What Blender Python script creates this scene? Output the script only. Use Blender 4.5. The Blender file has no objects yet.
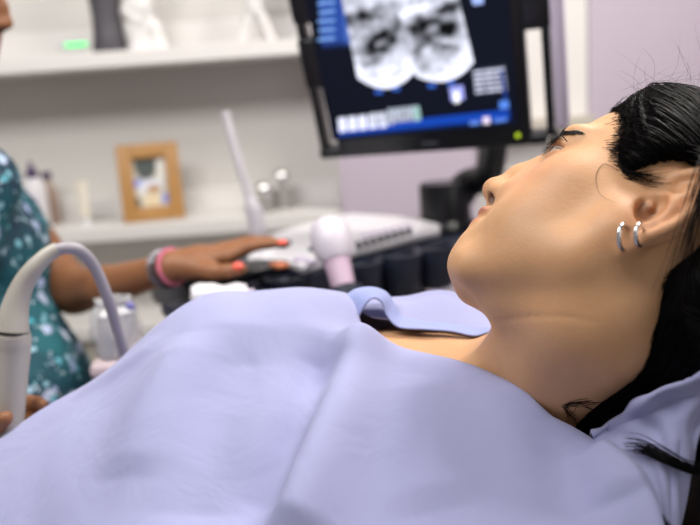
import bpy, bmesh, math, random
import numpy as np
from mathutils import Vector, Matrix
random.seed(4); rng = np.random.default_rng(7)
S = bpy.context.scene
COL = S.collection

# ------------------------------------------------------------------ camera
FPX = 778.0
def _rx(a): c, s = math.cos(a), math.sin(a); return np.array([[1,0,0],[0,c,-s],[0,s,c]])
def _rz(a): c, s = math.cos(a), math.sin(a); return np.array([[c,-s,0],[s,c,0],[0,0,1]])
CR = _rx(math.radians(90-12)) @ _rz(math.radians(-4))
CO = np.array([0, 0, 1.25])
def P(px, py, d):                       # photo measurement -> place in the room
    return CO + CR @ np.array([(px-350)/FPX*d, -(py-262.5)/FPX*d, -d])
def Pz(px, py, z):                      # same, on a level plane of height z
    d = CR @ np.array([(px-350)/FPX, -(py-262.5)/FPX, -1.0]); return CO + d*((z-CO[2])/d[2])
def Py(px, py, y):                      # same, on an upright plane at distance y
    d = CR @ np.array([(px-350)/FPX, -(py-262.5)/FPX, -1.0]); return CO + d*((y-CO[1])/d[1])
cam_d = bpy.data.cameras.new('camera'); cam = bpy.data.objects.new('camera', cam_d); COL.objects.link(cam)
M4 = Matrix([list(CR[i])+[CO[i]] for i in range(3)]+[[0,0,0,1]]); cam.matrix_world = M4
cam_d.sensor_width = 36; cam_d.lens = 36*FPX/700; cam_d.clip_start = .02
cam_d.dof.use_dof = True; cam_d.dof.focus_distance = .62; cam_d.dof.aperture_fstop = 3.5
S.camera = cam

# ------------------------------------------------------------------ materials
def srgb(h):
    h = h.lstrip('#'); v = [int(h[i:i+2],16)/255 for i in (0,2,4)]
    return tuple((c/12.92 if c <= .04045 else ((c+.055)/1.055)**2.4) for c in v)+(1,)
def mat(name, col, rough=.5, metal=0, noise=.0, nscale=20, bump=0, bscale=200, **kw):
    m = bpy.data.materials.new(name); m.use_nodes = True; nt = m.node_tree; b = nt.nodes['Principled BSDF']
    c = srgb(col) if isinstance(col, str) else col
    b.inputs['Base Color'].default_value = c; b.inputs['Roughness'].default_value = rough; b.inputs['Metallic'].default_value = metal
    for k, v in kw.items(): b.inputs[k.replace('_',' ')].default_value = v
    tc = nt.nodes.new('ShaderNodeTexCoord')
    if noise:
        n = nt.nodes.new('ShaderNodeTexNoise'); n.inputs['Scale'].default_value = nscale; nt.links.new(tc.outputs['Object'], n.inputs['Vector'])
        mx = nt.nodes.new('ShaderNodeMix'); mx.data_type = 'RGBA'
        mx.inputs[6].default_value = tuple(x*(1-noise) for x in c[:3])+(1,); mx.inputs[7].default_value = tuple(min(1,x*(1+noise)) for x in c[:3])+(1,)
        nt.links.new(n.outputs['Fac'], mx.inputs[0]); nt.links.new(mx.outputs[2], b.inputs['Base Color'])
    if bump:
        n2 = nt.nodes.new('ShaderNodeTexNoise'); n2.inputs['Scale'].default_value = bscale; n2.inputs['Detail'].default_value = 4
        nt.links.new(tc.outputs['Object'], n2.inputs['Vector'])
        bp = nt.nodes.new('ShaderNodeBump'); bp.inputs['Strength'].default_value = bump; bp.inputs['Distance'].default_value = .002
        nt.links.new(n2.outputs['Fac'], bp.inputs['Height']); nt.links.new(bp.outputs['Normal'], b.inputs['Normal'])
    return m
def skin_mat(name, attr, sss, rough=.5):
    m = mat(name, '#c08a60', rough, bump=.12, bscale=420); nt = m.node_tree; b = nt.nodes['Principled BSDF']
    a = nt.nodes.new('ShaderNodeVertexColor'); a.layer_name = attr
    tc = nt.nodes.new('ShaderNodeTexCoord'); n = nt.nodes.new('ShaderNodeTexNoise'); n.inputs['Scale'].default_value = 90; n.inputs['Detail'].default_value = 5
    nt.links.new(tc.outputs['Object'], n.inputs['Vector'])
    mr = nt.nodes.new('ShaderNodeMapRange'); mr.inputs[3].default_value = .93; mr.inputs[4].default_value = 1.06
    nt.links.new(n.outputs['Fac'], mr.inputs[0])
    mx = nt.nodes.new('ShaderNodeVectorMath'); mx.operation = 'SCALE'
    nt.links.new(a.outputs['Color'], mx.inputs[0]); nt.links.new(mr.outputs[0], mx.inputs['Scale'])
    nt.links.new(mx.outputs[0], b.inputs['Base Color'])
    b.inputs['Subsurface Weight'].default_value = sss; b.inputs['Subsurface Radius'].default_value = (1,.35,.2); b.inputs['Subsurface Scale'].default_value = .006
    b.inputs['Specular IOR Level'].default_value = .4
    return m
def emis_attr(name, attr, strength):
    m = mat(name, '#030405', .3, Specular_IOR_Level=.06); nt = m.node_tree; b = nt.nodes['Principled BSDF']
    a = nt.nodes.new('ShaderNodeVertexColor'); a.layer_name = attr
    nt.links.new(a.outputs['Color'], b.inputs['Emission Color']); b.inputs['Emission Strength'].default_value = strength
    return m
def cloth_mat(name, col, weave=900):
    m = mat(name, col, .85, noise=.05, nscale=9); nt = m.node_tree; b = nt.nodes['Principled BSDF']
    b.inputs['Sheen Weight'].default_value = .15; b.inputs['Specular IOR Level'].default_value = .15
    tc = nt.nodes.new('ShaderNodeTexCoord'); w = nt.nodes.new('ShaderNodeTexNoise'); w.inputs['Scale'].default_value = weave; w.inputs['Detail'].default_value = 2
    nt.links.new(tc.outputs['Object'], w.inputs['Vector']); bp = nt.nodes.new('ShaderNodeBump'); bp.inputs['Strength'].default_value = .12; bp.inputs['Distance'].default_value = .001
    w2 = nt.nodes.new('ShaderNodeTexNoise'); w2.inputs['Scale'].default_value = 14; w2.inputs['Detail'].default_value = 3; w2.inputs['Distortion'].default_value = .8; nt.links.new(tc.outputs['Object'], w2.inputs['Vector'])
    bp2 = nt.nodes.new('ShaderNodeBump'); bp2.inputs['Strength'].default_value = .35; bp2.inputs['Distance'].default_value = .008; nt.links.new(w2.outputs['Fac'], bp2.inputs['Height']); nt.links.new(bp2.outputs['Normal'], bp.inputs['Normal'])
    nt.links.new(w.outputs['Fac'], bp.inputs['Height']); nt.links.new(bp.outputs['Normal'], b.inputs['Normal'])
    return m
def dress_mat():
    m = mat('teal_floral', '#12606c', .8); nt = m.node_tree; b = nt.nodes['Principled BSDF']; L = nt.links.new
    tc = nt.nodes.new('ShaderNodeTexCoord')
    wn = nt.nodes.new('ShaderNodeTexNoise'); wn.inputs['Scale'].default_value = 60; L(tc.outputs['Object'], wn.inputs['Vector'])
    wadd = nt.nodes.new('ShaderNodeMix'); wadd.data_type = 'VECTOR'; wadd.inputs[0].default_value = .018
    L(tc.outputs['Object'], wadd.inputs[4]); L(wn.outputs['Color'], wadd.inputs[5])
    base = nt.nodes.new('ShaderNodeTexNoise'); base.inputs['Scale'].default_value = 14; L(tc.outputs['Object'], base.inputs['Vector'])
    r0 = nt.nodes.new('ShaderNodeValToRGB'); r0.color_ramp.elements[0].color = srgb('#0a3042'); r0.color_ramp.elements[1].color = srgb('#0f5a64')
    r0.color_ramp.elements[0].position = .35; r0.color_ramp.elements[1].position = .65; L(base.outputs['Fac'], r0.inputs[0])
    cur = r0.outputs[0]
    for sc, th, c1, c2 in ((30, .33, '#8f9fc8', '#c9cfe0'), (52, .30, '#3f9fb0', '#a9c3d2'), (85, .22, '#d8dde6', '#7fb4c6')):
        v = nt.nodes.new('ShaderNodeTexVoronoi'); v.inputs['Scale'].default_value = sc; L(wadd.outputs[1], v.inputs['Vector'])
        lt = nt.nodes.new('ShaderNodeMapRange'); lt.inputs[1].default_value = th+.05; lt.inputs[2].default_value = th-.05; L(v.outputs['Distance'], lt.inputs[0])
        sp = nt.nodes.new('ShaderNodeSeparateColor'); L(v.outputs['Color'], sp.inputs[0])
        cm = nt.nodes.new('ShaderNodeMix'); cm.data_type = 'RGBA'; cm.inputs[6].default_value = srgb(c1); cm.inputs[7].default_value = srgb(c2); L(sp.outputs[0], cm.inputs[0])
        gt = nt.nodes.new('ShaderNodeMath'); gt.operation = 'GREATER_THAN'; gt.inputs[1].default_value = .45; L(sp.outputs[1], gt.inputs[0])
        mu = nt.nodes.new('ShaderNodeMath'); mu.operation = 'MULTIPLY'; L(lt.outputs[0], mu.inputs[0]); L(gt.outputs[0], mu.inputs[1])
        mx = nt.nodes.new('ShaderNodeMix'); mx.data_type = 'RGBA'; L(mu.outputs[0], mx.inputs[0]); L(cur, mx.inputs[6]); L(cm.outputs[2], mx.inputs[7]); cur = mx.outputs[2]
    L(cur, b.inputs['Base Color']); return m
MT = dict(
    wall_grey=mat('warm_grey_paint', '#d2cfca', .6, noise=.03, nscale=3), mauve=mat('mauve_paint', '#b9adbb', .55, noise=.03, nscale=3),
    white=mat('white_shelf_paint', '#dedbd8', .4, noise=.02, nscale=5), floor=mat('grey_vinyl_floor', '#8d8a86', .4, noise=.1, nscale=12),
    ceiling=mat('white_ceiling_paint', '#e6e4e2', .7, noise=.02), beige=mat('beige_cabinet_laminate', '#bdb6ab', .5, noise=.03),
    navy=mat('dark_navy_plastic', '#232838', .38, noise=.1, nscale=40, bump=.05), black=mat('black_plastic', '#0e1017', .35, noise=.1, nscale=40),
    lilac=mat('lilac_white_plastic', '#c9bdd2', .35, noise=.03), white_pl=mat('white_plastic', '#dcdade', .3, noise=.02),
    probe_w=mat('ivory_plastic', '#aaa59c', .38, noise=.03, nscale=40), cable=mat('grey_rubber_cable', '#9b969e', .45, noise=.04, nscale=30),
    key=mat('dark_key_plastic', '#1b1c26', .4, noise=.1), greyw=mat('grey_white_plastic', '#cbc6cd', .35, noise=.02), orange=mat('orange_plastic', '#e88a5a', .4, noise=.05),
    steel=mat('polished_steel', '#cfcfd4', .12, 1, noise=.05), silver=mat('silver_earring', '#d9d9dc', .15, 1, noise=.03),
    chrome=mat('chrome_ball', '#f0f0f0', .16, 1, noise=.02), glassy=mat('smoked_glass', '#b9b6b2', .1, noise=.05, Transmission_Weight=.5),
    dark_grey=mat('dark_grey_ceramic', '#4a474d', .5, noise=.12, nscale=30), ceramic=mat('white_ceramic', '#dcdad8', .35, noise=.03),
    wood=mat('oak_frame_wood', '#a97c44', .5, noise=.15, nscale=25), purple_cap=mat('purple_cap_plastic', '#3d3157', .4, noise=.05),
    amber=mat('brown_bottle', '#9b8578', .3, noise=.1), led=mat('green_led', '#10e060', .4, noise=.02, Emission_Color=srgb('#20e070'), Emission_Strength=1.6),
    yled=mat('yellow_led', '#b0d020', .4, noise=.02, Emission_Color=srgb('#b8d820'), Emission_Strength=.6),
    clear=mat('clear_plastic', '#f4f4f6', .18, noise=.01, Transmission_Weight=.6), clearcap=mat('blue_cap_plastic', '#6d6aa8', .4, noise=.05),
    pinkish=mat('pale_pink_tray', '#d6c3c6', .5, noise=.03), vinyl=mat('black_vinyl', '#08090d', .45, noise=.2, nscale=50, bump=.1),
    gown=cloth_mat('lavender_cotton', '#9c9ec3'), collar=cloth_mat('lavender_cotton_collar', '#939cca'),
    scalp=mat('black_hair_mass', '#030203', .9, noise=.3, nscale=160, Specular_IOR_Level=.05), hair=mat('black_hair', '#040304', .45, noise=.3, nscale=160, Specular_IOR_Level=.11), brow=mat('dark_brow_hair', '#1a1210', .5, noise=.2, nscale=200),
    hairb=mat('brown_black_hair', '#2a1c16', .38, noise=.3, nscale=160),
    eye=mat('eye_white', '#b9a297', .2, noise=.02), iris=mat('dark_brown_iris', '#23150e', .1, noise=.2, nscale=300),
    nail=mat('coral_nail_polish', '#f0624e', .25, noise=.03), pinkb=mat('pink_bead_bracelet', '#d6728e', .4, noise=.1), 
    dress=dress_mat(), skin=skin_mat('fair_warm_skin', 'tone', .18), skin2=skin_mat('brown_skin', 'tone', .1),
)

# ------------------------------------------------------------------ object helpers
def link(o, parent=None):
    COL.objects.link(o)
    if parent is not None:
        o.parent = parent
        if parent.type == 'EMPTY': o.matrix_parent_inverse = Matrix.Translation(parent.location).inverted()
    return o
def tag(o, label=None, cat=None, group=None, kind=None):
    for k, v in (('label',label),('category',cat),('group',group),('kind',kind)):
        if v: o[k] = v
    return o
def thing(name, loc, label, cat, group=None):
    o = bpy.data.objects.new(name, None); o.location = Vector(loc); o.empty_display_size = .05
    COL.objects.link(o); return tag(o, label, cat, group)
def from_arrays(name, V, Fc, m, parent=None, smooth=True, cols=None, attr='tone'):
    me = bpy.data.meshes.new(name); me.from_pydata([tuple(map(float,v)) for v in V], [], [tuple(int(i) for i in f) for f in Fc])
    ms = m if isinstance(m, list) else [m]
    for k in ms: me.materials.append(k)
    if smooth: me.polygons.foreach_set('use_smooth', [True]*len(me.polygons))
    if cols is not None:
        ca = me.color_attributes.new(attr, 'FLOAT_COLOR', 'POINT')
        ca.data.foreach_set('color', np.c_[cols, np.ones(len(cols))].astype(np.float32).ravel())
    me.update(); return link(bpy.data.objects.new(name, me), parent)
def basis(zdir, xhint=(1,0,0)):
    z = np.array(zdir, float); z /= np.linalg.norm(z); x = np.array(xhint, float); x -= z*(x@z)
    if np.linalg.norm(x) < 1e-6: x = np.cross(z, [0.3,1,.2])
    x /= np.linalg.norm(x); return np.c_[x, np.cross(z, x), z]
class MB:
    def __init__(s): s.V = []; s.F = []; s.n = 0; s.mi = []
    def add(s, V, F, mi=0):
        V = np.asarray(V, float); s.V.append(V); s.F += [tuple(i+s.n for i in f) for f in F]; s.mi += [mi]*len(F); s.n += len(V); return s
    def box(s, c, size, B=None, bev=.0, mi=0):
        bm = bmesh.new(); bmesh.ops.create_cube(bm, size=1)
        for v in bm.verts: v.co = Vector([v.co[i]*size[i] for i in range(3)])
        if bev: bmesh.ops.bevel(bm, geom=bm.edges[:], offset=bev, segments=3, profile=.5, affect='EDGES')
        V = np.array([v.co[:] for v in bm.verts]); bm.verts.index_update(); F = [[v.index for v in f.verts] for f in bm.faces]; bm.free()
        B = np.eye(3) if B is None else B
        return s.add(V@np.asarray(B).T+np.asarray(c), F, mi)
    def tube(s, pts, r, n=12, caps=True, mi=0, flat=1.0):
        pts = np.asarray(pts, float); m = len(pts); r = np.broadcast_to(np.asarray(r, float), (m,))
        T = np.gradient(pts, axis=0); T /= np.linalg.norm(T, axis=1)[:,None]+1e-12
        x = np.cross(T[0], [0.13,.31,.94]); x /= np.linalg.norm(x); V = []
        a = np.linspace(0, 2*np.pi, n, endpoint=False)
        for i in range(m):
            x = x-T[i]*(x@T[i]); x /= np.linalg.norm(x); y = np.cross(T[i], x)
            V.append(pts[i]+r[i]*(np.cos(a)[:,None]*x+flat*np.sin(a)[:,None]*y))
        F = [(i*n+j, i*n+(j+1)%n, (i+1)*n+(j+1)%n, (i+1)*n+j) for i in range(m-1) for j in range(n)]
        if caps: F += [tuple(range(n-1,-1,-1)), tuple((m-1)*n+j for j in range(n))]
        return s.add(np.concatenate(V), F, mi)
    def lathe(s, prof, c, B=None, n=32, mi=0, sx=1, sy=1):
        prof = np.asarray(prof, float); a = np.linspace(0, 2*np.pi, n, endpoint=False); B = np.eye(3) if B is None else B
        V = np.concatenate([np.c_[r*np.cos(a)*sx, r*np.sin(a)*sy, np.full(n, z)] for r, z in prof])@np.asarray(B).T+np.asarray(c); m = len(prof)
        F = [(i*n+j, i*n+(j+1)%n, (i+1)*n+(j+1)%n, (i+1)*n+j) for i in range(m-1) for j in range(n)]
        F += [tuple(range(n-1,-1,-1)), tuple((m-1)*n+j for j in range(n))]
        return s.add(V, F, mi)
    def ell(s, c, r, B=None, n=24, mi=0):
        t = np.linspace(.001, np.pi-.001, n//2+1); return s.lathe([(math.sin(x), -math.cos(x)) for x in t], c, (np.eye(3) if B is None else np.asarray(B))*np.asarray(r)[None,:], n, mi)
    def torus(s, c, R_, r, B=None, n=40, k=12, mi=0, arc=2*np.pi):
        B = np.eye(3) if B is None else np.asarray(B); full = arc > 6.28
        u = np.linspace(0, arc, n, endpoint=not full); v = np.linspace(0, 2*np.pi, k, endpoint=False); U, W = np.meshgrid(u, v, indexing='ij')
        V = np.stack([(R_+r*np.cos(W))*np.cos(U), (R_+r*np.cos(W))*np.sin(U), r*np.sin(W)], -1).reshape(-1,3)@B.T+np.asarray(c)
        F = [(i*k+j, i*k+(j+1)%k, ((i+1)%n)*k+(j+1)%k, ((i+1)%n)*k+j) for i in range(n if full else n-1) for j in range(k)]
        return s.add(V, F, mi)
    def prism(s, poly, h, mi=0):        # poly: Nx3 points, extruded along vector h
        poly = np.asarray(poly, float); n = len(poly)
        V = np.r_[poly, poly+np.asarray(h)]; F = [tuple(range(n-1,-1,-1)), tuple(range(n,2*n))]+[(i,(i+1)%n,n+(i+1)%n,n+i) for i in range(n)]
        return s.add(V, F, mi)
    def build(s, name, m, parent=None, smooth=True, bevel=0, auto=True):
        o = from_arrays(name, np.concatenate(s.V), s.F, m, parent, smooth)
        if isinstance(m, list): o.data.polygons.foreach_set('material_index', s.mi)
        bm = bmesh.new(); bm.from_mesh(o.data); bmesh.ops.recalc_face_normals(bm, faces=bm.faces[:])
        if smooth and auto:
            for e in bm.edges:
                if len(e.link_faces) == 2 and e.calc_face_angle(0) > math.radians(40): e.smooth = False
        bm.to_mesh(o.data); bm.free()
        if bevel:
            b = o.modifiers.new('bevel', 'BEVEL'); b.width = bevel; b.segments = 3; b.limit_method = 'ANGLE'
        return o
def catmull(pts, n):
    p = np.asarray(pts, float); p = np.r_[[2*p[0]-p[1]], p, [2*p[-1]-p[-2]]]; m = len(p)-3; out = []
    for t in np.linspace(0, m-1e-9, n):
        i = int(t); f = t-i; a, b, c, d = p[i:i+4]
        out.append(.5*((2*b)+(c-a)*f+(2*a-5*b+4*c-d)*f*f+(3*b-a-3*c+d)*f**3))
    return np.array(out)
def net(rows, nu, nv):                   # control net of places -> smooth grid (nv rows, nu columns)
    R1 = np.array([catmull(r, nu) for r in rows]); return np.stack([catmull(R1[:,j], nv) for j in range(nu)], 1)
def grid_faces(nv, nu): return [(i*nu+j, i*nu+j+1, (i+1)*nu+j+1, (i+1)*nu+j) for i in range(nv-1) for j in range(nu-1)]
def grid_normals(G):
    a = np.gradient(G, axis=0); b = np.gradient(G, axis=1); n = np.cross(a, b); return n/(np.linalg.norm(n, axis=-1, keepdims=True)+1e-12)
def seg_dist(X, poly):
    best = np.full(X.shape[:-1], 1e9); tt = np.zeros(X.shape[:-1]); side = np.zeros(X.shape[:-1]); L = len(poly)-1
    for i in range(L):
        a, b = poly[i], poly[i+1]; ab = b-a; t = np.clip(((X-a)@ab)/(ab@ab), 0, 1); q = a+t[...,None]*ab
        d = np.linalg.norm(X-q, axis=-1); s = d < best; best = np.where(s, d, best); tt = np.where(s, (i+t)/L, tt)
        side = np.where(s, np.cross(ab, X-a)[...,2]/np.linalg.norm(ab[:2]), side)
    return best, tt, side

# ------------------------------------------------------------------ smooth implicit bodies -> one surface
class SDF:
    def __init__(s): s.ops = []
    def _p(s, fn, c, rad, k, mode): s.ops.append((fn, np.asarray(c, float), rad, k, mode)); return s
    def ell(s, c, r, k=.01, B=None, mode='+'):
        c = np.asarray(c, float); r = np.asarray(r, float); B = np.eye(3) if B is None else np.asarray(B)
        def f(X):
            q = (X-c)@B; k0 = np.sqrt(((q/r)**2).sum(-1)); k1 = np.sqrt(((q/r**2)**2).sum(-1))+1e-9; return k0*(k0-1)/k1
        return s._p(f, c, float(r.max()), k, mode)
    def cap(s, a, b, r1, r2=None, k=.01, mode='+'):
        a = np.asarray(a, float); b = np.asarray(b, float); r2 = r1 if r2 is None else r2; ab = b-a; L2 = ab@ab
        def f(X):
            t = np.clip(((X-a)@ab)/L2, 0, 1); return np.linalg.norm(X-a-t[...,None]*ab, axis=-1)-(r1+(r2-r1)*t)
        return s._p(f, (a+b)/2, np.sqrt(L2)/2+max(r1,r2), k, mode)
    def chain(s, pts, rs, k=.01, kk=None, mode='+'):
        for i in range(len(pts)-1): s.cap(pts[i], pts[i+1], rs[i], rs[i+1], k if i == 0 else (kk or k*.5), mode)
        return s
    def __call__(s, X, block=None):
        d = np.full(X.shape[:-1], 1.0)
        for fn, c, rad, k, mode in s.ops:
            if block is not None and np.linalg.norm(block[0]-c) > rad+block[1]+max(k,.0)*1.5+.01:
                continue
            e = fn(X)
            if mode == '+':
                if k > 0: h = np.maximum(k-np.abs(d-e), 0)/k; d = np.minimum(d, e)-h*h*k*.25
                else: d = np.minimum(d, e)
            elif mode == '-':
                e = -e; h = np.maximum(k-np.abs(d-e), 0)/k if k > 0 else 0; d = np.maximum(d, e)+h*h*k*.25
            else: d = np.maximum(d, e)
        return d
def surface(f, lo, hi, h, post=None, B=16):
    lo = np.asarray(lo, float); n = np.ceil((np.asarray(hi)-lo)/h/B).astype(int)*B+1
    D = np.full(n, 1.0, np.float32); nb = (n-1)//B
    ar = np.arange(B+1)*h; g = np.stack(np.meshgrid(ar, ar, ar, indexing='ij'), -1); rad = B*h*.5*1.7321
    C = np.stack(np.meshgrid(*[np.arange(k) for k in nb], indexing='ij'), -1).reshape(-1,3)
    cc = lo+(C*B+B/2)*h; dc = f(cc)
    for (i,j,k), c, d0 in zip(C, cc, dc):
        sl = np.s_[i*B:i*B+B+1, j*B:j*B+B+1, k*B:k*B+B+1]
        if abs(d0) < rad*1.5+.012:
            X = g+(lo+np.array([i,j,k])*B*h); v = f(X, (c, rad)); D[sl] = v if post is None else post(X, v)
        else: D[sl] = d0 if post is None else post(c[None], np.array([d0]))[0]
    # surface nets
    s = D < 0; n = np.array(D.shape)
    cs = np.zeros(n-1, np.int8); 
    for a in (0,1):
        for b in (0,1):
            for c in (0,1): cs += s[a:n[0]-1+a, b:n[1]-1+b, c:n[2]-1+c]
    act = (cs > 0) & (cs < 8); idx = np.full(n-1, -1, np.int64); I = np.argwhere(act); idx[act] = np.arange(len(I))
    acc = np.zeros((len(I),3)); cnt = np.zeros(len(I)); corners = [(a,b,c) for a in (0,1) for b in (0,1) for c in (0,1)]
    val = {q: D[I[:,0]+q[0], I[:,1]+q[1], I[:,2]+q[2]].astype(float) for q in corners}
    for q in corners:
        for ax in range(3):
            if q[ax] == 0:
                q2 = list(q); q2[ax] = 1; a, b = val[q], val[tuple(q2)]; m = (a < 0) != (b < 0); t = np.where(m, a/np.where(m, a-b, 1), 0)
                p = np.tile(np.array(q, float), (len(I),1)); p[:,ax] += t; acc[m] += p[m]; cnt += m
    V = lo+(I+acc/cnt[:,None])*h; Fs = []
    for ax in range(3):
        sl1 = [slice(1,-1)]*3; sl1[ax] = slice(0,-1); sl2 = [slice(1,-1)]*3; sl2[ax] = slice(1,None)
        A = s[tuple(sl1)]; Bq = s[tuple(sl2)]; E = np.argwhere(A != Bq); off = np.ones(3, int); off[ax] = 0
        sg = A[tuple(E.T)]; E = E+off; u, v = [(1,2),(2,0),(0,1)][ax]
        e1 = np.eye(3, dtype=int)[u]; e2 = np.eye(3, dtype=int)[v]
        q = [idx[tuple((E-o).T)] for o in (e1*0, e1, e1+e2, e2)]
        Q = np.stack(q, 1); Q[~sg] = Q[~sg][:,::-1]; Fs.append(Q)
    Fc = np.concatenate(Fs); Fc = Fc[(Fc >= 0).all(1)]; return V, Fc

# ------------------------------------------------------------------ lettering-free screen etc. come later; first the room
BACK = 2.45; FRONT = 2.2
def struct(mb, name, m, bevel=0): o = mb.build(name, m, None, smooth=bool(bevel), bevel=bevel); o['kind'] = 'structure'; return o
def slab(name, lo, hi, m, bevel=0):
    lo = np.array(lo, float); hi = np.array(hi, float); return struct(MB().box((lo+hi)/2, hi-lo), name, m, bevel)
xa = Py(341, 190, FRONT)[0]; xb = Py(588, 50, FRONT)[0]
FL = -.10
slab('floor', (-3, -1.5, FL-.1), (3, 3.0, FL), MT['floor'])
slab('ceiling', (-3, -1.5, 2.6), (3, 3.0, 2.7), MT['ceiling'])
slab('wall_back', (-3, BACK, FL), (3, BACK+.1, 2.6), MT['wall_grey'])
slab('wall_left', (-3.1, -1.5, FL), (-3, 2.6, 2.6), MT['wall_grey'])
slab('wall_right', (3, -1.5, FL), (3.1, 2.6, 2.6), MT['mauve'])
xp = Py(476,170,FRONT)[0]
slab('trim_1', (xa, FRONT, FL), (xp, BACK, 2.6), MT['mauve'])
xb = Py(589, 50, BACK-.03)[0]
slab('trim_2', (xb, BACK-.03, FL), (3, BACK, 2.6), MT['mauve'])
# the built-in shelves, in the niche left and right of the mauve pier
zU = Py(150, 56, FRONT)[2]; zL = Py(150, 231, FRONT)[2]
slab('trim_3', (-2.9, FRONT, zU-.022), (xa-.002, BACK-.0, zU+.02), MT['white'], .003)
slab('trim_4', (-2.9, FRONT, zL-.022), (xa-.002, BACK-.0, zL+.02), MT['white'], .003)
slab('trim_5', (-2.9, BACK-.03, zU+.02), (xa-.002, BACK, zU+.105), MT['white'], .003)
slab('trim_6', (-2.9, BACK-.03, zL+.02), (xa-.002, BACK, zL+.085), MT['white'], .003)
zR = Py(575, 122, FRONT)[2]
slab('trim_10', (xp+.002, BACK-.02, FL), (xb-.002, BACK, 2.6), MT['white'])
slab('trim_7', (xp+.002, BACK-.1, zR-.03), (xb-.002, BACK, zR+.01), MT['beige'], .003)
zB = Pz(150, 318, .66)[2]
slab('trim_8', (-2.9, FRONT-.05, FL), (xa-.002, BACK, .62), MT['beige'], .004)
slab('trim_9', (-2.9, FRONT-.07, .62), (xa-.002, BACK, .66), MT['white'], .004)

# ------------------------------------------------------------------ things on the shelves
YS = FRONT+.09
def on_shelf(px, py, z, y=YS): p = Py(px, py, y); return np.array([p[0], y, z])
ZU = zU+.02; ZL = zL+.02
px1 = 2.3/FPX                                                    # one photo pixel at the shelf, in metres
# dark vase
c = on_shelf(110, 44, ZU); t = thing('ceramic_vase', c, 'dark grey tapering ceramic vase on the upper white shelf', 'vase')
MB().lathe([(.001,0),(.047,0),(.05,.008),(.043,.05),(.04,.1),(.044,.15),(.05,.2),(.046,.25),(.034,.285),(.03,.3),(.025,.3),(.022,.27)], c, n=36).build('body', MT['dark_grey'], t)
MB().torus(c+[0,0,.3], .0275, .004).build('rim', MT['dark_grey'], t)
# two white figurines
c = on_shelf(146, 40, ZU); t = thing('figurine', c, 'white rounded ceramic figurine beside the dark grey vase', 'figurine', 'white figurines on the upper shelf')
f = SDF(); f.chain([c+[-.02,0,.0],c+[-.025,0,.06],c+[-.005,0,.12],c+[.0,0,.17]],[.03,.032,.036,.026],.02); f.chain([c+[.04,0,.0],c+[.03,0,.06],c+[-.005,0,.11]],[.024,.02,.02],.02)
f.ell(c+[.01,0,.215],[.027,.025,.032],.015); f.chain([c+[-.02,-.02,.16],c+[-.045,-.02,.11],c+[-.01,-.03,.08]],[.014,.012,.011],.01)
f.ell(c+[0,0,.003],[.06,.035,.008],.01)
V,F = surface(f, c-[.09,.06,.01], c+[.09,.06,.27], .005); V[:,2] = np.maximum(V[:,2], ZU); from_arrays('body', V, F, MT['ceramic'], t)
c = on_shelf(256, 33, ZU); t = thing('figurine', c, 'white slender figurine with spread legs on the upper shelf near the monitor', 'figurine', 'white figurines on the upper shelf')
f = SDF(); f.chain([c+[-.04,0,.01],c+[-.022,0,.06],c+[-.004,0,.1]],[.014,.013,.018],.012); f.chain([c+[.042,0,.01],c+[.026,0,.06],c+[.004,0,.1]],[.014,.013,.018],.012)
f.chain([c+[0,0,.1],c+[.004,0,.19]],[.022,.026],.012); f.ell(c+[.008,0,.235],[.02,.02,.026],.01); f.chain([c+[-.015,0,.18],c+[-.045,0,.14]],[.011,.009],.01); f.chain([c+[.022,0,.18],c+[.05,0,.14]],[.011,.009],.01)
V,F = surface(f, c-[.09,.05,.005], c+[.09,.05,.28], .005); V[:,2] = np.maximum(V[:,2], ZU); from_arrays('body', V, F, MT['ceramic'], t)
# green glint, imitated by an added glowing bar; no real light there
c = Py(72, 45, BACK-.036); t = thing('indicator_light', c, 'tiny bright green light strip on the back of the upper shelf', 'light')
MB().box(c+[0,.003,0], [.09,.008,.016], None, .002).build('housing', MT['white_pl'], t); MB().box(c+[.012,-.002,0], [.066,.004,.009], None, .001).build('lamp', MT['led'], t)
# white bottle with purple cap
c = on_shelf(39, 221, ZL); t = thing('pump_bottle', c, 'white plastic bottle with dark purple cap on the lower shelf', 'bottle')
MB().lathe([(.001,0),(.03,0),(.033,.004),(.033,.125),(.028,.14),(.014,.148),(.013,.152)], c).build('body', MT['white_pl'], t)
MB().lathe([(.001,.148),(.017,.148),(.018,.151),(.018,.165),(.011,.17),(.006,.19),(.003,.195)], c).build('cap', MT['purple_cap'], t)
MB().box(c+[0,-.0325,.07], [.035,.004,.06], None, .001).build('printed_panel', MT['lilac'], t)
c = on_shelf(53, 221, ZL, YS+.06); t = thing('bottle', c, 'brownish bottle half hidden behind the white purple-capped bottle', 'bottle')
MB().lathe([(.001,0),(.024,0),(.026,.004),(.026,.1),(.014,.12),(.012,.14)], c).build('body', MT['amber'], t); MB().lathe([(.001,.137),(.014,.137),(.014,.158),(.001,.158)], c).build('cap', MT['purple_cap'], t)
# small tube standing on its cap
c = on_shelf(86, 221, ZL); t = thing('cream_tube', c, 'small ivory squeeze tube standing upright on the lower shelf', 'tube')
a = np.linspace(0, 2*np.pi, 24, endpoint=False); rows = []
for z, rx, ry in ((.02,.011,.011),(.024,.016,.016),(.06,.017,.014),(.1,.018,.008),(.125,.019,.002),(.128,.019,.002)): rows.append(np.c_[rx*np.cos(a), ry*np.sin(a), np.full(24,z)]+c)
MB().add(np.concatenate(rows), [(i*24+j, i*24+(j+1)%24, (i+1)*24+(j+1)%24, (i+1)*24+j) for i in range(5) for j in range(24)]+[tuple(range(23,-1,-1)), tuple(range(120,144))]).build('tube_body', mat('ivory_tube','#dcd5c6',.4,noise=.03), t)
MB().lathe([(.001,0),(.012,0),(.012,.02),(.001,.02)], c).build('cap', MT['white_pl'], t)
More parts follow.
